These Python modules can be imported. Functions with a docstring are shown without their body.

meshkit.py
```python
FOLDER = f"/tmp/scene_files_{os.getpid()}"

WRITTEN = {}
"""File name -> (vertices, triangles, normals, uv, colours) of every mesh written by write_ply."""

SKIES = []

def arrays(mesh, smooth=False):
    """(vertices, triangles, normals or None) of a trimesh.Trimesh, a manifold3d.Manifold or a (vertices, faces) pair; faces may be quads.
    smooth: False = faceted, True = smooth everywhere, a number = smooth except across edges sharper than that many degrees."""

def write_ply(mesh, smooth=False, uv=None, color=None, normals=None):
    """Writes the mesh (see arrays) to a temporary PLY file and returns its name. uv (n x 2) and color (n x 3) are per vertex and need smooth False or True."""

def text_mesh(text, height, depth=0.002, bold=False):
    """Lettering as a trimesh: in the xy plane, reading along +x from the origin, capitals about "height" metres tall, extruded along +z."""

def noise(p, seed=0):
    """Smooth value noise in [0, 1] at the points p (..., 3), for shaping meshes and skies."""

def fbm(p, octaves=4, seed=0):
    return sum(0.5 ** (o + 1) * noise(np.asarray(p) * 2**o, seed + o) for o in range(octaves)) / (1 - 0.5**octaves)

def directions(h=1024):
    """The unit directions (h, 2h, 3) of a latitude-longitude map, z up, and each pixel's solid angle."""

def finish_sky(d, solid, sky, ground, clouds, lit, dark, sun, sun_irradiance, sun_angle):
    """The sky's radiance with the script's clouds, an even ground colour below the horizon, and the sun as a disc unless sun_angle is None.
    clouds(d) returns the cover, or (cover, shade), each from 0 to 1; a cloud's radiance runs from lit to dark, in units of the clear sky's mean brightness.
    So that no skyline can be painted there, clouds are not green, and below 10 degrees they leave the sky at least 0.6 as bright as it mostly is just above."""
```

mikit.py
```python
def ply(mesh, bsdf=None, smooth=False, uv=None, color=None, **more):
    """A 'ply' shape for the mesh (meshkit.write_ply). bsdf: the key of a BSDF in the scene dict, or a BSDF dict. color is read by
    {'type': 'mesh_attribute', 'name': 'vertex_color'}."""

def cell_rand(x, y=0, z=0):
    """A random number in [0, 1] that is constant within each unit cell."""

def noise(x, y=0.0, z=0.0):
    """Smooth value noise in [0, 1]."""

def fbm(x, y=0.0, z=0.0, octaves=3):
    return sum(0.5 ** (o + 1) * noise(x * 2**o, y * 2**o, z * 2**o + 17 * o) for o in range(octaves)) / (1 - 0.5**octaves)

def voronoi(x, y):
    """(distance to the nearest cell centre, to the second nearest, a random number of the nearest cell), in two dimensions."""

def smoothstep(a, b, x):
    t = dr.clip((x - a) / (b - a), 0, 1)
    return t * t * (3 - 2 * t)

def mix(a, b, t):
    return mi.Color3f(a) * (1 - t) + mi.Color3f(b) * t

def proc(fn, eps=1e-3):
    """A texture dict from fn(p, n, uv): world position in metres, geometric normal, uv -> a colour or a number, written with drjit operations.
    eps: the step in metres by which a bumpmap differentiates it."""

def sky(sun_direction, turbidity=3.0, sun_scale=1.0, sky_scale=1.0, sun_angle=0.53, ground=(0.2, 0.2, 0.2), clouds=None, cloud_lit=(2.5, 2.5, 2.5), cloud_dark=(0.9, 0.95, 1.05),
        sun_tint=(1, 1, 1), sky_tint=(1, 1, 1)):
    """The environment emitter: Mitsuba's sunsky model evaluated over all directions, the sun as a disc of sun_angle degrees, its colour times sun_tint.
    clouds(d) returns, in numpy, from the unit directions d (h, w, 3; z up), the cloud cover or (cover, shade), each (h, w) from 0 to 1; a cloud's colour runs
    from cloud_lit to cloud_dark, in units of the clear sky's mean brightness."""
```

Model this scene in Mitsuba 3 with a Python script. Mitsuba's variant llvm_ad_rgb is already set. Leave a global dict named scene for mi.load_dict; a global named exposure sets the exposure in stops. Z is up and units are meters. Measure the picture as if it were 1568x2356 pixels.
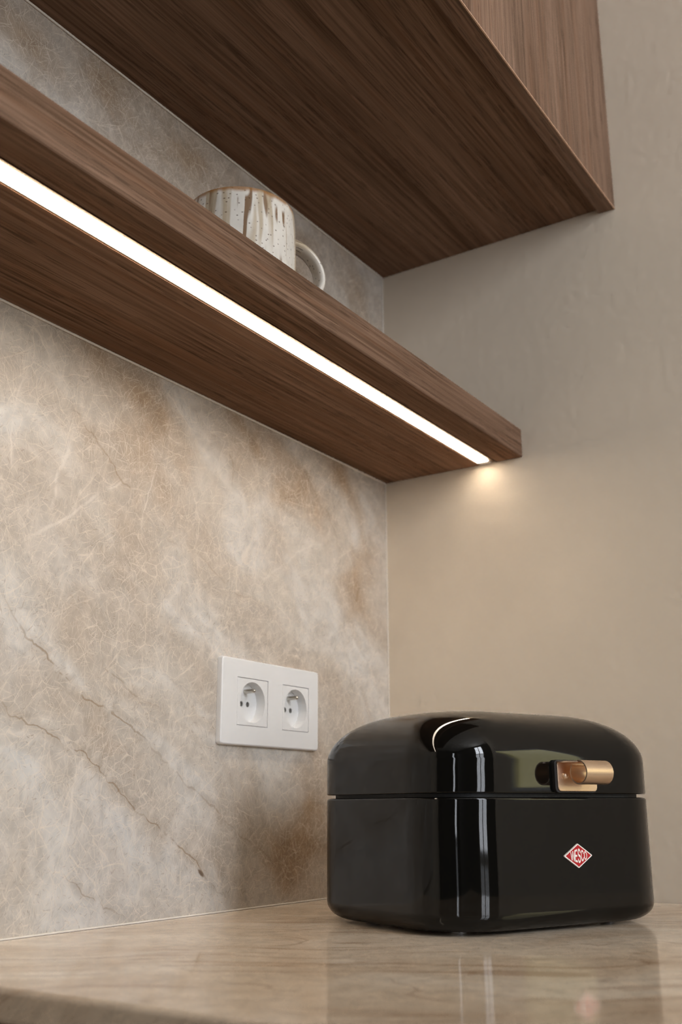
import math, random
import numpy as np
import trimesh
import drjit as dr
import mitsuba as mi
import manifold3d
from shapely.geometry import LineString, Polygon, box as sbox
import mikit, meshkit
from mikit import noise, fbm, voronoi, smoothstep, mix

random.seed(4)
T = mi.ScalarTransform4f
scene, labels = {}, {}

# ------------------------------------------------------------------ camera, light, exposure
Z0 = 0.90                                    # top of the stone worktop
exposure = 0.0
WINDOW_L = 20.0                              # daylight behind the panes
WINDOW_C = (0.95, 1.0, 1.08)
LED_L = 23.0
LED_C = (1.0, 0.86, 0.69)
YAW, PITCH, ROLL = 0.98839385, 0.27708301, -0.00350419
EYE = np.array([-1.08666787, -0.6475937, 0.0905954 + Z0])
FWD = np.array([math.sin(YAW) * math.cos(PITCH), math.cos(YAW) * math.cos(PITCH), math.sin(PITCH)])
RGT = np.cross(FWD, [0, 0, 1]); RGT /= np.linalg.norm(RGT)
UP = np.cross(RGT, FWD)
UP = -math.sin(ROLL) * RGT + math.cos(ROLL) * UP
scene['camera'] = {'type': 'thinlens', 'fov_axis': 'x', 'fov': math.degrees(2 * math.atan(784 / 2397.48)),
                   'aperture_radius': 0.0024, 'focus_distance': 0.86, 'near_clip': 0.02, 'far_clip': 50.0,
                   'to_world': T().look_at(origin=EYE.tolist(), target=(EYE + FWD).tolist(), up=UP.tolist())}


def srgb(*c):
    c = np.array(c, float) / 255
    return np.where(c < 0.04045, c / 12.92, ((c + 0.055) / 1.055) ** 2.4).tolist()


def rgb(c):
    return {'type': 'rgb', 'value': list(c)}


# ------------------------------------------------------------------ materials
def mat(key, **kw):
    tex = {k: (rgb(v) if isinstance(v, (list, tuple)) else v) for k, v in kw.items()}
    scene[key] = {'type': 'twosided', 'bsdf': {'type': 'principled', **tex}}
    return key


def bumped(key, fn, scale, eps, **kw):
    tex = {k: (rgb(v) if isinstance(v, (list, tuple)) else v) for k, v in kw.items()}
    scene[key] = {'type': 'twosided', 'bsdf': {'type': 'bumpmap', 'arbitrary': mikit.proc(fn, eps), 'scale': scale,
                                               'bsdf': {'type': 'principled', **tex}}}
    return key


def walnut(a, b):
    """a along the grain, b across, metres"""
    w = b + 0.004 * (fbm(a * 2.2, b * 7, 3.0, 2) - 0.5) + 0.0012 * (fbm(a * 16, b * 30, 13.0, 2) - 0.5)
    band = fbm(a * 1.3, w * 42, 1.0, 3)
    streak = fbm(a * 9, w * 400, 5.0, 3)
    pore = smoothstep(0.56, 0.80, noise(a * 55, w * 1100, 2.0)) * smoothstep(0.25, 0.65, noise(a * 12, w * 140, 7.0))
    t = dr.clip(0.5 + 0.65 * (band - 0.5) + 1.05 * (streak - 0.5), 0, 1)
    c = mix(srgb(84, 62, 46), srgb(139, 111, 92), t)
    red = smoothstep(0.55, 0.78, fbm(a * 3, w * 210, 9.0, 2))
    c = mix(c, mi.Color3f(srgb(116, 84, 63)), 0.45 * red)
    return c * (1 - 0.30 * pore)


mat('walnut_long', base_color=mikit.proc(lambda p, n, uv: walnut(p.x, p.y + 1.31 * p.z)), roughness=0.6, specular=0.0)
mat('walnut_upright', base_color=mikit.proc(lambda p, n, uv: walnut(dr.select(dr.abs(n.z) > 0.7, p.x, p.z), dr.select(dr.abs(n.z) > 0.7, p.y, p.x + 1.17 * p.y))), roughness=0.6, specular=0.15)

# veins and patches of the quartzite slab, some shade painted in, in metres from the right-hand corner and above the worktop
VEINS = [  # (points, width, strength)
    ([(-.585, .262), (-.547, .222), (-.526, .207), (-.507, .194), (-.482, .178), (-.464, .173), (-.414, .149), (-.36, .12)], .0022, .75),
    ([(-.60, .20), (-.567, .171), (-.555, .161), (-.534, .154), (-.511, .144), (-.481, .137), (-.46, .12), (-.434, .102), (-.41, .088), (-.37, .065), (-.338, .044), (-.325, .029), (-.306, .017), (-.281, .002)], .0018, .75),
    ([(-.493, .043), (-.474, .029), (-.459, .020), (-.424, .004)], .0016, .6),
    ([(-.475, .215), (-.459, .202), (-.433, .19), (-.388, .173)], .002, .45),
    ([(-.38, .13), (-.362, .117), (-.325, .095), (-.28, .067), (-.246, .05), (-.20, .02)], .002, .5),
    ([(-.551, .42), (-.507, .415), (-.479, .388), (-.463, .376), (-.428, .354), (-.398, .334), (-.374, .323)], .0022, .6),
    ([(-.356, .459), (-.315, .444), (-.3, .424), (-.304, .40)], .0024, .5),
    ([(-.05, .365), (-.061, .343), (-.08, .314)], .004, .45),
    ([(-.227, .484), (-.178, .453), (-.125, .409), (-.098, .363)], .002, .4),
    ([(-.38, .335), (-.345, .325), (-.30, .30), (-.26, .295)], .0016, .35),
]
WHITES = [
    ([(-.570, .44), (-.577, .412), (-.578, .378), (-.574, .346)], .0022, .55),
    ([(-.516, .404), (-.53, .35), (-.532, .32)], .005, .55),
    ([(-.56, .295), (-.531, .313), (-.472, .358), (-.431, .389)], .003, .5),
    ([(-.475, .15), (-.487, .125), (-.492, .085), (-.498, .049), (-.515, .007)], .004, .55),
    ([(-.410, .41), (-.419, .379), (-.429, .328)], .002, .5),
    ([(-.30, .32), (-.246, .321), (-.185, .361), (-.116, .387)], .0025, .45),
    ([(-.53, .04), (-.47, .065), (-.44, .05), (-.40, .03)], .002, .3),
    ([(-.38, .02), (-.33, .07), (-.31, .10)], .0016, .35),
]
PATCHES_AND_SHADE = [(-.42, .462, .12, .02, .45), (-.30, .484, .16, .012, .5), (-.09, .455, .05, .03, .4),   # brown stone and painted shade under shelf and cabinet: u, v, half width along the bedding, half width across, strength
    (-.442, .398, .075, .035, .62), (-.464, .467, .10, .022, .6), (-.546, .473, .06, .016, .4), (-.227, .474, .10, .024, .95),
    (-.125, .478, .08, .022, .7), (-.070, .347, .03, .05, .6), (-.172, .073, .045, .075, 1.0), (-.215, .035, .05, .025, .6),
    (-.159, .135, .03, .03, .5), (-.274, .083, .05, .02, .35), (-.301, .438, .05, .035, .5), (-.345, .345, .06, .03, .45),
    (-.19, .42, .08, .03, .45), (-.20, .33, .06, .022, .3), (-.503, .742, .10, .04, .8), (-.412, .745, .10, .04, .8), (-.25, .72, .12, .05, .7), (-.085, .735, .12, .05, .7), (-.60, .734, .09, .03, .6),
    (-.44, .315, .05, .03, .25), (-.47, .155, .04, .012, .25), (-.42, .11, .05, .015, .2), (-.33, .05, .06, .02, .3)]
PALES = [(-.52, .29, .06, .03, .6), (-.56, .21, .05, .04, .7), (-.34, .26, .07, .03, .4), (-.32, .455, .02, .06, .5), (-.25, .39, .02, .07, .5), (-.05, .42, .03, .04, .5), (-.56, .685, .09, .03, .6), (-.44, .695, .10, .03, .4), (-.52, .10, .05, .035, .4), (-.40, .055, .06, .012, .5), (-.30, .14, .04, .02, .4), (-.09, .28, .08, .03, .35)]
CU, CV = math.cos(math.radians(-33)), math.sin(math.radians(-33))


def seg_field(u, v, lines):
    best = mi.Float(0)
    for pts, w, s in lines:
        n = len(pts) - 1
        for k in range(n):
            (ax, ay), (bx, by) = pts[k], pts[k + 1]
            dx, dy = bx - ax, by - ay
            L = dx * dx + dy * dy
            t = ((u - ax) * dx + (v - ay) * dy) / L
            t = dr.clip(t, 0, 1)
            d = dr.sqrt(dr.square(u - ax - t * dx) + dr.square(v - ay - t * dy))
            f = (k + t) / n
            taper = dr.minimum(1, dr.minimum(f, 1 - f) * 4 + 0.1)
            best = dr.maximum(best, s * taper * dr.maximum(1 - smoothstep(0.1 * w, 0.75 * w, d), 0.30 * (1 - smoothstep(0.5 * w, 5 * w, d))))
    return best


def blob_field(u, v, blobs):
    out = mi.Float(0)
    for x, y, a, b, s in blobs:
        p, q = (u - x) * CU + (v - y) * CV, -(u - x) * CV + (v - y) * CU
        out = out + s * dr.exp(-dr.square(p / a) - dr.square(q / b))
    return out


def ridge(n, w):
    return 1 - smoothstep(0.3 * w, w, dr.abs(n - 0.5))


def strokes(u, v, freq, wd, seed, lo=0.35, hi=0.95):
    """short tapering threads lying in all directions, one per cell: wd is their half width in metres"""
    x, y = mi.Float(u) * freq, mi.Float(v) * freq
    best = mi.Float(0)
    for a in (-1, 0, 1):
        for b in (-1, 0, 1):
            cx, cy = dr.floor(x) + a, dr.floor(y) + b
            th = 3.14159 * mikit.cell_rand(cx, cy, seed)
            r2 = mikit.cell_rand(cx, cy, seed + 1)
            h = lo + (hi - lo) * r2
            px, py = x - cx - mikit.cell_rand(cx, cy, seed + 2), y - cy - mikit.cell_rand(cx, cy, seed + 3)
            co, si = dr.cos(th), dr.sin(th)
            t = px * co + py * si
            bow = (r2 - 0.65) * 0.5 * (t * t - h * h)
            d = dr.abs(-px * si + py * co + bow)
            f = 1 - dr.square(t / h)
            w = wd * freq * dr.maximum(f, 1e-4)
            best = dr.maximum(best, dr.select(f > 0, (1 - smoothstep(0.1 * w, w, d)) * (0.35 + 0.65 * mikit.cell_rand(cx, cy, seed + 4)), 0))
    return best


def stone(u, v, mapped):
    u, v = mi.Float(u), mi.Float(v)
    n1, n2 = fbm(u * 38, v * 38, 1.0, 3) - 0.5, fbm(u * 38, v * 38, 31.0, 3) - 0.5
    l1, l2 = fbm(u * 9, v * 9, 11.0, 2) - 0.5, fbm(u * 9, v * 9, 21.0, 2) - 0.5
    wu, wv = u + 0.020 * n1 + 0.03 * l1, v + 0.020 * n2 + 0.03 * l2
    al, ac = u * CU + v * CV, -u * CV + v * CU
    bed = fbm(al * 5 + 1.5 * l1, ac * 24 + 3 * l2, 41.0, 4)
    cloud = fbm(wu * 16, wv * 16, 51.0, 4)
    fine = fbm(wu * 120, wv * 120, 61.0, 3)
    brown = 0.22 * smoothstep(0.48, 0.75, bed) + 0.13 * smoothstep(0.45, 0.7, cloud)
    pale = 0.45 * smoothstep(0.50, 0.72, 1 - bed)
    su, sv = u + 0.010 * n1, v + 0.010 * n2
    if mapped:
        brown = brown + 0.66 * blob_field(u + 0.035 * n1 + 0.03 * l1, v + 0.035 * n2 + 0.03 * l2, PATCHES_AND_SHADE) * (0.35 + 1.3 * cloud)
        pale = pale + 0.8 * blob_field(u + 0.03 * n1, v + 0.03 * n2, PALES)
    brown = dr.clip(brown, 0, 1.1)
    c = mix(srgb(182, 173, 162), srgb(205, 203, 199), dr.clip(pale - 0.6 * brown, 0, 1))
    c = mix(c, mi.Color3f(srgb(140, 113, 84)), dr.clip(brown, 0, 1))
    c = c * (1 + 0.36 * (fine - 0.5))
    # short dark ticks and flecks of mineral
    qu, qv = u + 0.006 * n1, v + 0.006 * n2
    tick = dr.maximum(0.8 * strokes(qu * 1.15, qv * 0.9, 150, .0006, 101, .12, .5), strokes(qu, qv * 0.9, 95, .0008, 111, .1, .4) * smoothstep(0.5, 0.7, noise(u * 50, v * 50, 8.0)))
    c = mix(c, mi.Color3f(srgb(130, 109, 88)), 0.5 * tick)
    # pale filaments: faint nets, then loose threads
    thread = mi.Color3f(srgb(216, 203, 187))
    for freq, wd, st, sd in ((42, .035, .40, 5.0), (88, .05, .42, 15.0), (150, .07, .30, 25.0)):
        a, b, _ = voronoi((u + .012 * n1 + .012 * l1) * freq + sd, (v + .012 * n2 + .012 * l2) * freq * 0.8 + 2 * sd)
        net = (1 - smoothstep(wd * 0.3, wd, b - a)) * smoothstep(0.42, 0.62, fbm(u * freq * 0.55, v * freq * 0.55, sd, 2))
        c = mix(c, thread, st * net)
    for fr, wd, st, sd in ((30, .0011, .30, 11), (64, .0009, .33, 21), (120, .0007, .33, 31), (118, .0006, .28, 41), (230, .0005, .26, 51)):
        c = mix(c, thread, (1.15 * st if mapped else 0.4 * st) * strokes(qu * 1.2 + sd, qv + .37 * sd, fr, wd, sd))
    if mapped:
        c = mix(c, mi.Color3f(srgb(218, 208, 196)), 0.9 * seg_field(su, sv, WHITES) * smoothstep(0.25, 0.6, fbm(u * 90, v * 90, 4.0, 2)))
        gate = smoothstep(0.30, 0.52, fbm(u * 70, v * 70, 14.0, 3))
        c = mix(c, mi.Color3f(srgb(120, 94, 60)), 0.85 * seg_field(u + 0.010 * n1 + 0.004 * (fine - .5), v + 0.010 * n2 + 0.004 * (fine - .5), VEINS) * gate)
        d = dr.sqrt(dr.square((u + .332 + .01 * n1) / 1.6) + dr.square(v - .034 + .5 * (u + .332) + .01 * n2))
        c = mix(c, mi.Color3f(srgb(84, 60, 34)), 0.85 * (1 - smoothstep(0.0012, 0.0034, d)))
    else:
        g = ridge(fbm(al * 9 + 30 + 2 * l1, ac * 26 + 2.5 * l2, 71.0, 3), .018) * smoothstep(0.45, 0.62, fbm(al * 14, ac * 30, 75.0, 2))
        c = mix(c, mi.Color3f(srgb(112, 82, 56)), 0.32 * g)
        st2 = smoothstep(0.56, 0.74, fbm(al * 16 + 3 * l1, ac * 120 + 6 * l2, 81.0, 3)) * smoothstep(0.4, 0.65, fbm(al * 7, ac * 22, 85.0, 2))
        c = mix(c, mi.Color3f(srgb(128, 98, 70)), 0.45 * st2)
    return c


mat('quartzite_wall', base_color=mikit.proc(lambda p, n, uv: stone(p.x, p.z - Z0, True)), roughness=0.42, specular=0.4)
mat('quartzite_top', base_color=mikit.proc(lambda p, n, uv: mi.Color3f(srgb(236, 226, 213)) * stone(0.92 * p.x - 0.39 * p.y + 0.37 * p.z, 0.39 * p.x + 0.92 * p.y + 1.3 * p.z, False)), roughness=0.075, specular=0.5)


def plaster(p):
    q = p.x + p.y
    return mi.Color3f(srgb(203, 189, 170)) * (0.96 + 0.09 * fbm(q * 9, p.z * 9, 3.0, 4))


bumped('plaster', lambda p, n, uv: fbm(1.0 * (p.x + p.y) * 160, p.z * 160, 1.0, 3), 0.0006, 0.0015,
       base_color=mikit.proc(lambda p, n, uv: plaster(p)), roughness=0.85, specular=0.2)
mat('white_paint', base_color=srgb(225, 220, 212), roughness=0.8)
mat('pale_edge', base_color=srgb(196, 160, 132), roughness=0.5)
mat('room_paint', base_color=srgb(104, 98, 92), roughness=0.8)
mat('oak_floor', base_color=mikit.proc(lambda p, n, uv: mi.Color3f(srgb(66, 52, 42)) * (0.8 + 0.4 * fbm(p.x * 3, p.y * 60, 1.0, 3))), roughness=0.5)
mat('sealant', base_color=srgb(214, 206, 194), roughness=0.5)
mat('black_enamel', base_color=srgb(9, 9, 8), roughness=0.04, specular=0.34)
mat('black_rubber', base_color=srgb(14, 14, 14), roughness=0.6)
mat('clear_rubber', base_color=srgb(150, 145, 138), roughness=0.3)
mat('brass', base_color=srgb(236, 208, 180), roughness=0.36, metallic=1.0)
mat('red_enamel', base_color=srgb(170, 24, 34), roughness=0.25)
mat('cream_enamel', base_color=srgb(232, 222, 214), roughness=0.3)
mat('white_plastic', base_color=srgb(214, 213, 211), roughness=0.38, specular=0.5)
mat('steel', base_color=srgb(205, 200, 190), roughness=0.25, metallic=1.0)
mat('dark_contact', base_color=srgb(112, 110, 106), roughness=0.4, metallic=0.3)
mat('aluminium', base_color=srgb(190, 170, 150), roughness=0.4, metallic=1.0)
mat('dark_slot', base_color=srgb(24, 18, 14), roughness=0.8)
mat('white_frame', base_color=srgb(230, 230, 228), roughness=0.4)
mat('cabinet_paint', base_color=srgb(120, 92, 70), roughness=0.5)

# ------------------------------------------------------------------ mesh helpers
def rrect(hx, hy, r, n=8):
    r = max(min(r, hx * .999, hy * .999), 1e-5)
    P = []
    for cx, cy, a0 in ((1, 1, 0), (-1, 1, 90), (-1, -1, 180), (1, -1, 270)):
        for a in np.radians(np.linspace(a0, a0 + 90, n)):
            P.append((cx * (hx - r) + r * math.cos(a), cy * (hy - r) + r * math.sin(a)))
    return np.array(P)


def loft(layers, caps=True):
    """layers: list of (points n x 3), same count, bottom to top, counter-clockwise seen from above"""
    n = len(layers[0]); V = [np.asarray(l, float) for l in layers]; F = []
    for k in range(len(layers) - 1):
        for i in range(n):
            j = (i + 1) % n
            a, b, c, d = k * n + i, k * n + j, (k + 1) * n + j, (k + 1) * n + i
            F += [(a, b, c), (a, c, d)]
    m = len(layers) * n
    if caps:
        V += [V[0].mean(0, keepdims=True), V[-1].mean(0, keepdims=True)]
        for i in range(n):
            j = (i + 1) % n
            F += [(m, j, i), (m + 1, (len(layers) - 1) * n + i, (len(layers) - 1) * n + j)]
    return trimesh.Trimesh(np.vstack(V), np.array(F), process=False)


def slab(x0, x1, y0, y1, z0, z1, e=0.001, r=0.0, n=3):
    """box with chamfered (rounded) edges"""
    hx, hy = (x1 - x0) / 2, (y1 - y0) / 2
    L = []
    for t in np.radians(np.linspace(0, 90, n)):
        i = e * (1 - math.sin(t)); L.append((i, z0 + e * (1 - math.cos(t))))
    for t in np.radians(np.linspace(90, 0, n)):
        i = e * (1 - math.sin(t)); L.append((i, z1 - e * (1 - math.cos(t))))
    lay = [np.c_[rrect(hx - i, hy - i, max(r, e) - i * 0.9, 4) + [(x0 + x1) / 2, (y0 + y1) / 2], np.full(16, z)] for i, z in L]
    return loft(lay)


def bx(x0, x1, y0, y1, z0, z1):
    m = trimesh.creation.box((x1 - x0, y1 - y0, z1 - z0)); m.apply_translation(((x0 + x1) / 2, (y0 + y1) / 2, (z0 + z1) / 2)); return m


def cat(*ms):
    return trimesh.util.concatenate(list(ms))


def lathe(profile, n=64):
    return trimesh.creation.revolve(np.array(profile), sections=n)


def add(key, mesh, m, smooth=35, M=None, **lab):
    if M is not None:
        mesh = mesh.copy(); mesh.apply_transform(M)
    scene[key] = mikit.ply(mesh, m, smooth=smooth)
    if lab: labels[key] = {k.rstrip('_'): v for k, v in lab.items()}


def thing(key, label, category):
    labels[key] = {'label': label, 'category': category}


# ------------------------------------------------------------------ the setting
RX0, RY0, RH = -3.7, -2.3, 2.70          # room: left, front, height
S = dict(kind='structure')
add('floor', bx(RX0 - .1, .1, RY0 - .1, .12, -.1, 0), 'oak_floor', False, **S)
add('ceiling', bx(RX0 - .1, .1, RY0 - .1, .12, RH, RH + .1), 'white_paint', False, **S)
add('wall_back', bx(RX0 - .1, 0, .02, .12, 0, RH), 'plaster', False, **S)


def holed(along, lo, hi, z1, w0, w1, wz0, wz1, t0, t1):
    """a wall along x or y with one window opening"""
    q = []
    for a, b, c, d in ((lo, w0, 0, z1), (w1, hi, 0, z1), (w0, w1, 0, wz0), (w0, w1, wz1, z1)):
        if b - a > 1e-4 and d - c > 1e-4:
            q.append(bx(a, b, t0, t1, c, d) if along == 'x' else bx(t0, t1, a, b, c, d))
    return cat(*q)


def window(i, along, w0, w1, z0, z1, t0, t1, inward, sashes, bars, lums, tint):
    """glazed opening: frame with bars across; lums: how bright the view is behind each row of panes, from the bottom up"""
    key = f'window_{i}'
    fr, W = [], .05 if w1 - w0 > .45 else .014
    tm, hd = (t0 + t1) / 2, min(.03, (t1 - t0) / 2)
    put = (lambda a, b, c, d, e, f: bx(a, b, c, d, e, f)) if along == 'x' else (lambda a, b, c, d, e, f: bx(c, d, a, b, e, f))
    for a, b, c, d in [(w0, w0 + W, z0, z1), (w1 - W, w1, z0, z1), (w0 + W, w1 - W, z0, z0 + W), (w0 + W, w1 - W, z1 - W, z1)] + [(w0 + W, w1 - W, q - .02, q + .02) for q in bars]:
        fr.append(put(a, b, tm - hd, tm + hd, c, d))
    step = (w1 - w0 - 2 * W) / sashes
    for k in range(1, sashes):
        fr.append(put(w0 + W + k * step - .025, w0 + W + k * step + .025, tm - hd - .005, tm + hd + .005, z0 + W, z1 - W))
    add(f'{key}__frame', cat(*fr), 'white_frame', False)
    num = 0
    zs = [z0 + W] + [q for b in bars for q in (b - .02, b + .02)] + [z1 - W]
    for k in range(sashes):
        a, b = w0 + W + k * step + (.025 if k else 0), w0 + W + (k + 1) * step - (.025 if k < sashes - 1 else 0)
        for r, lum in enumerate(lums):
            c, d = zs[2 * r], zs[2 * r + 1]
            if along == 'x':
                V = [(a, tm, c), (b, tm, c), (b, tm, d), (a, tm, d)]
                F = [(0, 2, 1), (0, 3, 2)] if inward > 0 else [(0, 1, 2), (0, 2, 3)]
            else:
                V = [(tm, a, c), (tm, b, c), (tm, b, d), (tm, a, d)]
                F = [(0, 1, 2), (0, 2, 3)] if inward > 0 else [(0, 2, 1), (0, 3, 2)]
            name = f'{key}__pane' + (f'_{num:03d}' if num else '')
            scene[name] = mikit.ply((V, F), 'white_plastic', emitter={'type': 'area', 'radiance': rgb([lum * q for q in tint])})
            num += 1
    labels[key] = {'kind': 'structure'}


add('wall_front', holed('x', RX0 - .1, 0, RH, -1.26, -.60, .05, 2.55, RY0 - .1, RY0), 'room_paint', False, **S)
window(1, 'x', -1.26, -.60, .05, 2.55, RY0 - .1, RY0, 1, 2, (.86, 1.50), (1.2, 7.5, WINDOW_L), WINDOW_C)
add('wall_right', holed('y', RY0 - .1, .12, RH, -1.30, -.955, 1.008, 1.36, 0, .1), 'plaster', False, **S)
window(3, 'y', -1.30, -.955, 1.008, 1.36, .001, .019, -1, 1, (), (2.6,), (1.0, .90, .40))  # added glowing olive pane, placed to give the gold-green reflection on the bin lid
add('wall_left', holed('y', RY0, .02, RH, -2.02, -1.78, .05, 2.2, RX0 - .1, RX0), 'room_paint', False, **S)
window(2, 'y', -2.02, -1.78, .05, 2.2, RX0 - .1, RX0, 1, 1, (.86,), (1.0, 8), WINDOW_C)

# ------------------------------------------------------------------ worktop, splashback, base unit
add('stone_worktop', slab(-.6855, -.0006, -.65, 0, Z0 - .018, Z0, e=.004, n=7), 'quartzite_top', 35,
    label='polished beige quartzite worktop carrying the black bread bin', category='worktop')
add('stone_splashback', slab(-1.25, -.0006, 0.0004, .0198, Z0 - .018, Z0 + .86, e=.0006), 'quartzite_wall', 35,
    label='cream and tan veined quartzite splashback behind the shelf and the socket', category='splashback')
thing('base_cabinet', 'brown base cabinet under the beige stone worktop', 'cabinet')
add('base_cabinet__carcass', slab(-.66, -.002, -.60, -.001, .10, Z0 - .0182), 'cabinet_paint')
add('base_cabinet__plinth', slab(-.65, -.003, -.55, -.01, .0, .10), 'black_rubber')
for k in range(2):
    a = -.66 + k * .33
    add('base_cabinet__door' + (f'_{k:03d}' if k else ''), slab(a + .002, a + .326, -.62, -.6002, .105, Z0 - .03), 'walnut_upright')

# silicone beads between stone, walls, shelf and cabinet
def bead(key, a, b, r=.0009):
    m = trimesh.creation.cylinder(r, segment=[a, b], sections=10)
    add(key, m, 'sealant', 40, **S)
bead('trim_1', (-.0012, -.0004, Z0 + .001), (-.0012, -.0004, Z0 + .486))
bead('trim_2', (-.0012, -.0004, Z0 + .523), (-.0012, -.0004, Z0 + .7755))
bead('trim_3', (-.685, -.0004, Z0 + .0004), (-.002, -.0004, Z0 + .0004))
bead('trim_4', (-1.2, -.0006, Z0 + .4862), (-.003, -.0006, Z0 + .4862), .0012)
bead('trim_5', (-1.2, -.0006, Z0 + .7757), (-.003, -.0006, Z0 + .7757), .0012)

# ------------------------------------------------------------------ floating shelf with the recessed light
SB, ST, SD = Z0 + .487, Z0 + .5219, .1874
G0, G1 = -.1548, -.1310                   # groove for the profile
def solid(x0, x1, y0, y1, z0, z1):
    return bx(x0, x1, y0, y1, z0, z1)
shelf_profile = Polygon([(-.0004, SB), (-.0004, ST), (-SD + .0008, ST), (-SD, ST - .0008), (-SD, SB + .0008), (-SD + .0008, SB),
                         (G0, SB), (G0, SB + .012), (G1, SB + .012), (G1, SB)])
m = trimesh.creation.extrude_polygon(shelf_profile, 1.2 - .0006)
# local (x,y,z) = (world y, world z, world x + 1.2)
m.apply_transform(np.array([[0, 0, 1, -1.2], [1, 0, 0, 0], [0, 1, 0, 0], [0, 0, 0, 1.0]]))
add('floating_shelf', m, 'walnut_long', False, label='thick walnut floating shelf with a glowing light strip in its underside', category='shelf')
thing('led_strip_light', 'long glowing warm white light strip recessed under the walnut shelf', 'strip light')
prof = cat(bx(-1.19, -.0012, -.1520, -.1490, SB + .0008, SB + .0118), bx(-1.19, -.0012, -.1332, -.1318, SB + .0004, SB + .0118),
           bx(-1.19, -.0012, -.1490, -.1332, SB + .0103, SB + .0118))
add('led_strip_light__profile', prof, 'aluminium', False)
add('led_strip_light__end_cap', slab(-.0102, -.0012, -.1482, -.1338, SB - .0006, SB + .0102, e=.0006), 'cream_enamel', False)
dif = slab(-1.19, -.0105, -.1479, -.1341, SB - .0008, SB + .0040, e=.0008)
scene['led_strip_light__diffuser'] = mikit.ply(dif, 'white_plastic', emitter={'type': 'area', 'radiance': rgb([LED_L * q for q in LED_C])})

# ------------------------------------------------------------------ upper cabinet
CB, CD = Z0 + .77646, .32099
thing('upper_cabinet', 'dark walnut wall cabinet above the floating shelf, seen from below', 'wall cabinet')
add('upper_cabinet__carcass', slab(-1.2, -.0006, -CD + .0205, -.0006, CB, Z0 + 1.55, e=.0006), 'walnut_long')
add('upper_cabinet__door', slab(-1.2, -.0006, -CD, -CD + .0195, CB - .0057, Z0 + 1.55, e=.0007), 'walnut_upright', label='upright-grained walnut door front')
add('upper_cabinet__door__edge_strip', bx(-1.199, -.0008, -CD - .0003, -CD + .0010, CB - .0060, CB - .0050), 'pale_edge', False, label='thin pale edge line along the bottom of the door')

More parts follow.
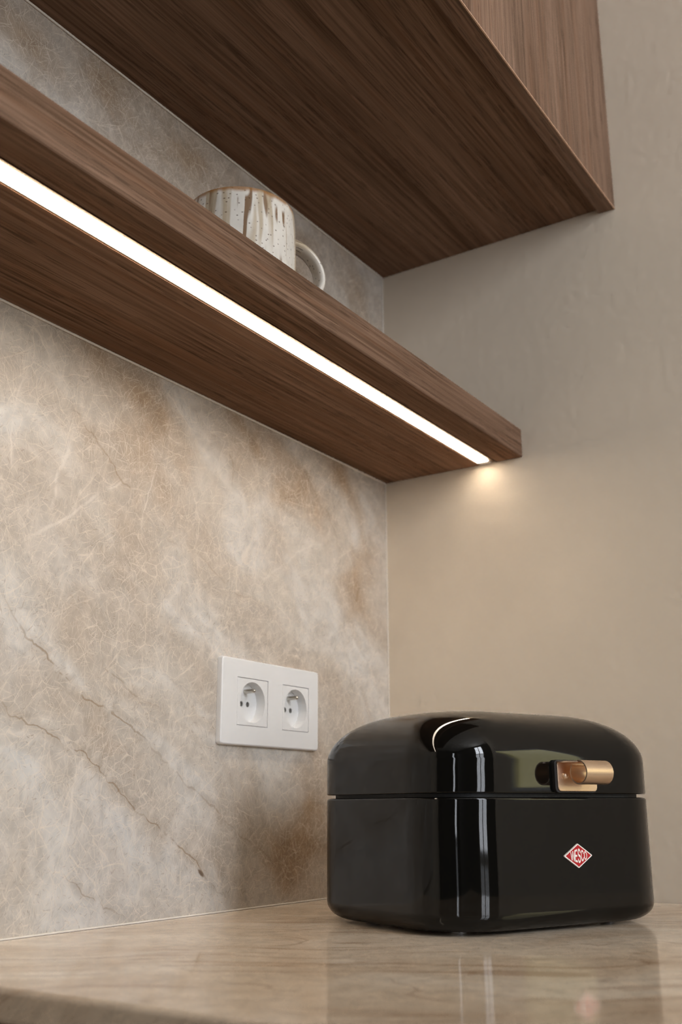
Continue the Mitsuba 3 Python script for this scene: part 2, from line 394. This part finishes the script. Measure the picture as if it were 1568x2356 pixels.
# ------------------------------------------------------------------ bread bin
BX, BY, ROT, BW, BD = -.2355, -.2355, -.412, .244, .1975
BINM = np.eye(4); BINM[:2, :2] = [[math.cos(ROT), -math.sin(ROT)], [math.sin(ROT), math.cos(ROT)]]; BINM[:3, 3] = (BX, BY, Z0)
R0 = .050
def ring(ins, z, r):
    Q = rrect(BW / 2 - ins, BD / 2 - ins, r, 18)
    return np.c_[Q, np.full(len(Q), z)]
thing('bread_bin', 'glossy black enamel bread bin with a domed lid standing on the stone worktop', 'bread bin')
FIL = .0134
L = [ring(FIL * (1 - math.sin(t)), .0022 + FIL * (1 - math.cos(t)), R0) for t in np.radians(np.linspace(0, 90, 14))]
L += [ring(0, z, R0) for z in np.linspace(.03, .0965, 5)]
L += [ring(.0018 * (1 - math.cos(t)), .0967 + .0018 * math.sin(t), R0) for t in np.radians(np.linspace(10, 90, 7))]
add('bread_bin__body', loft(L), 'black_enamel', 50, BINM)
ZS, ZT, A, CR, KG = .1277, .1675, .0555, .0036, -.18
L = [ring(.0012 * (1 - math.sin(t)), .1012 + .0012 * (1 - math.cos(t)), R0) for t in np.radians(np.linspace(0, 90, 6))]
L += [ring(0, z, R0) for z in np.linspace(.106, ZS - .001, 4)]
L += [ring(A * (1 - math.cos(t)), ZS + (ZT - ZS) * math.sin(t), R0 + KG * A * (1 - math.cos(t))) for t in np.radians(np.linspace(0, 90, 30))]
hm = BD / 2 - A
L += [ring(A + hm * s * .97, ZT + CR * (1 - (1 - s) ** 2), R0 + KG * A) for s in np.linspace(.1, 1, 9)]
add('bread_bin__lid', loft(L), 'black_enamel', 50, BINM)
L = [ring(.0065, z, R0 - .004) for z in (.0975, .1022)]
add('bread_bin__seal', loft(L), 'black_rubber', 50, BINM, label='black rubber seal in the gap below the lid')
for k, (sx, sy) in enumerate(((1, -1), (-1, -1), (1, 1), (-1, 1))):
    f = trimesh.creation.cylinder(.006, .0026, sections=24); f.apply_translation((sx * (BW / 2 - .042), sy * (BD / 2 - .042), .0013))
    add('bread_bin__foot' + (f'_{k:03d}' if k else ''), f, 'clear_rubber', 40, BINM)
# frame of the front face: local x = right, y = up, z = outward
FACE = BINM @ np.array([[1, 0, 0, 0], [0, 0, -1, -BD / 2], [0, 1, 0, 0], [0, 0, 0, 1.0]])
def plate(x0, x1, y0, y1, r, z0, z1):
    q = rrect((x1 - x0) / 2, (y1 - y0) / 2, r, 6) + [(x0 + x1) / 2, (y0 + y1) / 2]
    e = .0003
    g = Polygon(q)
    lay = [np.c_[rrect((x1 - x0) / 2 - i, (y1 - y0) / 2 - i, r, 6) + [(x0 + x1) / 2, (y0 + y1) / 2], np.full(24, z)] for i, z in ((e, z0), (0, z0 + e), (0, z1 - e), (e, z1))]
    return loft(lay)
add('bread_bin__handle_gasket', plate(-.0149, .0305, .1017, .1270, .004, -.0005, .0034), 'black_rubber', 30, FACE)
HX = -.0087
# brass sheet: back plate, web over the top and rolled tube grip, all one bent piece
hp = plate(-.0042, .0385, .1030, .1258, .0032, .0032, .0046)
web = Polygon([(-.0042, .0036), (-.0040, .008), (-.0026, .0125), (.0004, .0165), (.0030, .020), (.0316, .020), (.0360, .010), (.0385, .0036)])
wm = trimesh.creation.extrude_polygon(web, .0011)                  # plan (x, outward) -> up
wm.apply_transform(np.array([[1, 0, 0, 0], [0, 0, 1, .1247], [0, 1, 0, 0], [0, 0, 0, 1.0]])); wm.invert()
cz, cy, rr_ = .0200, .1171, .0087
arc = [(cz + rr_ * math.cos(a), cy + rr_ * math.sin(a)) for a in np.radians(np.linspace(95, -215, 56))]
tube2d = LineString(arc).buffer(.00055, cap_style=1)
tm_ = trimesh.creation.extrude_polygon(tube2d, .0290)              # (outward, up) along x
tm_.apply_transform(np.array([[0, 0, 1, .0028], [0, 1, 0, 0], [1, 0, 0, 0], [0, 0, 0, 1.0]])); tm_.invert()
hmesh = cat(hp, wm, tm_); hmesh.apply_translation((HX, 0, 0))
add('bread_bin__handle', hmesh, 'brass', 35, FACE, label='brushed brass pull rolled into a tube')
rv = trimesh.creation.icosphere(3, .0027); rv.apply_scale((1, 1, .8)); rv.apply_translation((-.0056, .1147, .0052))
add('bread_bin__handle__rivet', rv, 'brass', True, FACE)
# badge
LX, LY, LW, LH = .0073, .0543, .0155, .00915
def diamond(s, z0, z1):
    P = Polygon([(LX - LW * s, LY), (LX, LY - LH * s), (LX + LW * s, LY), (LX, LY + LH * s)])
    P = P.buffer(-.0005).buffer(.0005)
    m = trimesh.creation.extrude_polygon(P, z1 - z0); m.apply_translation((0, 0, z0)); return m
add('bread_bin__badge', diamond(1.0, -.0003, .0012), 'cream_enamel', False, FACE, label='small red diamond badge with white border and lettering')
add('bread_bin__badge__field', diamond(.885, .0010, .00135), 'red_enamel', False, FACE)
lets = []
xs = np.linspace(-.0079, .0079, 6)
for ch, a, b in zip('WESCO', (-.0088, -.0042, -.0010, .0026, .0058), (-.0037, -.0015, .0022, .0054, .0090)):
    g = meshkit.text_mesh(ch, .01, .0004, bold=True)
    lo, hi = g.bounds
    v = g.vertices.copy()
    fx, fy = (v[:, 0] - lo[0]) / (hi[0] - lo[0]), (v[:, 1] - lo[1]) / (hi[1] - lo[1]) * 2 - 1
    X = a + fx * (b - a)
    half = .0056 - .0029 * np.abs(X) / .009
    v = np.c_[LX + X, LY + fy * half, .00125 + v[:, 2] - lo[2]]
    lets.append(trimesh.Trimesh(v, g.faces, process=False))
add('bread_bin__badge__lettering', cat(*lets), 'cream_enamel', False, FACE)

# ------------------------------------------------------------------ double socket
thing('wall_socket', 'white double wall socket on the quartzite splashback beside the bread bin', 'socket')
SX0, SX1, SZ0, SZ1 = -.3182, -.1568, Z0 + .1490, Z0 + .2318
ins = [(-.2942, -.2463, Z0 + .1682, Z0 + .2135), (-.2212, -.1755, Z0 + .1674, Z0 + .2127)]
def man(m):
    return manifold3d.Manifold(manifold3d.Mesh(np.asarray(m.vertices, np.float32), np.asarray(m.faces, np.uint32)))
def unman(M_):
    q = M_.to_mesh(); return trimesh.Trimesh(q.vert_properties[:, :3], q.tri_verts, process=False)
lay = [np.c_[rrect((SX1 - SX0) / 2 - i, (SZ1 - SZ0) / 2 - i, .003, 5), np.full(20, y)] for i, y in ((0, 0), (0, .0036), (.0004, .0050), (.0010, .0056), (.0016, .0058))]
fm = loft(lay)
fm.apply_transform(np.array([[1, 0, 0, (SX0 + SX1) / 2], [0, 0, -1, .0002], [0, 1, 0, (SZ0 + SZ1) / 2], [0, 0, 0, 1.0]]))
F_ = man(fm)
for x0, x1, z0, z1 in ins:
    F_ = F_ - man(bx(x0 - .0004, x1 + .0004, -.02, .005, z0 - .0004, z1 + .0004))
add('wall_socket__frame', unman(F_), 'white_plastic', 25)
for k, (x0, x1, z0, z1) in enumerate(ins):
    sfx = f'_{k:03d}' if k else ''
    key = 'wall_socket__socket_insert' + sfx
    cx, cz_ = (x0 + x1) / 2, (z0 + z1) / 2
    b_ = man(slab(x0, x1, -.0054, .0198, z0, z1, e=.0005))
    cyl = trimesh.creation.cylinder(.0197, .04, sections=72); cyl.apply_transform(trimesh.transformations.rotation_matrix(math.pi / 2, (1, 0, 0)))
    DEEP = .0053                                    # floor of the well, behind the splashback face
    cyl.apply_translation((cx, DEEP - .02, cz_))
    # two flats of the well (French pattern keeps it round; small chamfer at the mouth)
    body = b_ - man(cyl)
    for hx in (-.0045, .0055):
        hc = trimesh.creation.cylinder(.0027, .012, sections=24); hc.apply_transform(trimesh.transformations.rotation_matrix(math.pi / 2, (1, 0, 0))); hc.apply_translation((cx + hx, DEEP, cz_ - .0010))
        body = body - man(hc)
    add(key, unman(body), 'white_plastic', 25)
    pin = trimesh.creation.revolve([(0, 0), (.0021, 0), (.0021, .0112), (.0017, .0126), (.0009, .0133), (0, .0135)], sections=28)
    pin.apply_transform(np.array([[1, 0, 0, cx], [0, 0, -1, DEEP], [0, 1, 0, cz_ + .0112], [0, 0, 0, 1.0]]))
    pin.fix_normals()
    add(key + '__earth_pin', pin, 'steel', 35)
    for q, hx in enumerate((-.0045, .0055)):
        c_ = trimesh.creation.revolve([(0, 0), (.00265, 0), (.00265, .0046), (.0019, .0046), (.0016, .0036), (0, .0034)], sections=24)
        c_.apply_transform(np.array([[1, 0, 0, cx + hx], [0, 0, -1, DEEP + .0052], [0, 1, 0, cz_ - .0010], [0, 0, 0, 1.0]])); c_.fix_normals()
        add(key + '__contact' + (f'_{q:03d}' if q else ''), c_, 'dark_contact', 35)

# splashback cut out behind the socket
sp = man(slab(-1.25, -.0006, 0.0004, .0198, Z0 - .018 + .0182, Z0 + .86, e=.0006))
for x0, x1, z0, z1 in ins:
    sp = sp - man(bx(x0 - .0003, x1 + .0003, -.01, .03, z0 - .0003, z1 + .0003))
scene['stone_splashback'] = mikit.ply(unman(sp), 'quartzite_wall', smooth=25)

# ------------------------------------------------------------------ stoneware mug on the shelf
MX, MY, MR, MH = -.416, -.095, .0497, .1035
MZ = ST


def glaze(p):
    dx, dy, z = p.x - MX, p.y - MY, p.z - MZ
    ang = dr.atan2(dy, dx)
    wob = 0.5 * (fbm(ang * 3 + 9, z * 30, 1.0, 2) - 0.5)
    drip = fbm(ang * 5.2 + wob + 20, z * 7, 2.0, 3)
    tan = smoothstep(0.50, 0.64, drip)
    thin = smoothstep(0.62, 0.72, noise(ang * 13 + 2 * wob + 40, z * 22, 5.0))
    c = mix(srgb(214, 207, 195), srgb(166, 146, 116), 0.8 * tan)
    c = c * (0.92 + 0.16 * fbm(ang * 9, z * 120, 8.0, 3))
    c = mix(c, mi.Color3f(srgb(112, 80, 46)), 0.9 * thin * smoothstep(0.35, 0.6, noise(ang * 8, z * 60, 6.0)))
    u, v = ang * MR * 190 + dy * 60, z * 190
    a, b, r = voronoi(u, v + 3)
    spot = (1 - smoothstep(0.05, 0.07 + 0.13 * r, a)) * smoothstep(0.40, 0.50, r)
    c = mix(c, mi.Color3f(srgb(84, 60, 38)), 0.8 * spot)
    rim = smoothstep(MH - .0062, MH - .0015, z + .003 * (noise(ang * 9, 3.0, 1.0) - 0.5))
    return mix(c, mi.Color3f(srgb(146, 100, 52)), 0.85 * rim)


mat('speckled_glaze', base_color=mikit.proc(lambda p, n, uv: glaze(p)), roughness=0.22, specular=0.5)
prof = [(0, 0), (.040, 0), (.0445, .0012), (.0478, .006), (.0502, .018), (.0512, .040), (.0511, .060), (.0504, .085), (.0497, .1015), (.0492, .1030), (.0482, .1035), (.0472, .1029), (.0466, .1012),
        (.0472, .085), (.0478, .050), (.0470, .016), (.0440, .007), (.036, .0050), (0, .0045)]
pp = np.array(prof); fine_ = [pp[0]]
for a, b in zip(pp[:-1], pp[1:]):
    k = max(1, int(np.linalg.norm(b - a) / .003)); fine_ += [a + (b - a) * (j + 1) / k for j in range(k)]
mug = trimesh.creation.revolve(np.array(fine_), sections=120)
v = mug.vertices.copy(); ang = np.arctan2(v[:, 1], v[:, 0]); rad = np.hypot(v[:, 0], v[:, 1])
wav = .0006 * np.sin(11 * ang + 1.2 * np.sin(2 * ang)) * np.clip(rad / .04 - .6, 0, 1) * np.clip((v[:, 2] - .006) / .01, 0, 1) * np.clip((.101 - v[:, 2]) / .01, 0, 1)
sc = (rad + wav) / np.maximum(rad, 1e-9)
v[:, 0] *= sc; v[:, 1] *= sc
mug = trimesh.Trimesh(v, mug.faces, process=False)
MUGM = np.eye(4); MUGM[:3, 3] = (MX, MY, MZ)
thing('mug', 'speckled off-white stoneware mug with brown drips standing on the walnut shelf', 'mug')
add('mug__body', mug, 'speckled_glaze', 60, MUGM)
HD = math.radians(-22)                                     # handle towards the right wall
path = []
for t in np.linspace(0, 1, 40):
    a = math.radians(112 - 224 * t)
    path.append((.0470 + .0315 * (math.cos(a) + .30), .0615 + .0290 * math.sin(a)))
path = np.array(path)
lay = []
for k, (r, z) in enumerate(path):
    d = path[min(k + 1, 39)] - path[max(k - 1, 0)]; d /= np.linalg.norm(d)
    nrm = np.array([-d[1], d[0]])
    e = abs(k / 39 * 2 - 1) ** 3
    hw, ht = .0084 + .0020 * e, .0036 + .0012 * e
    sec = []
    for a in np.linspace(0, 2 * math.pi, 21)[:-1]:
        c_, s_ = math.cos(a), math.sin(a)
        w_, h_ = hw * np.sign(c_) * abs(c_) ** .8, ht * np.sign(s_) * abs(s_) ** .9
        P = np.array([r, z]) + nrm * h_
        sec.append((P[0] * math.cos(HD) - w_ * math.sin(HD), P[0] * math.sin(HD) + w_ * math.cos(HD), P[1]))
    lay.append(sec)
hm_ = loft(lay); hm_.fix_normals()
add('mug__handle', hm_, 'speckled_glaze', 50, MUGM)
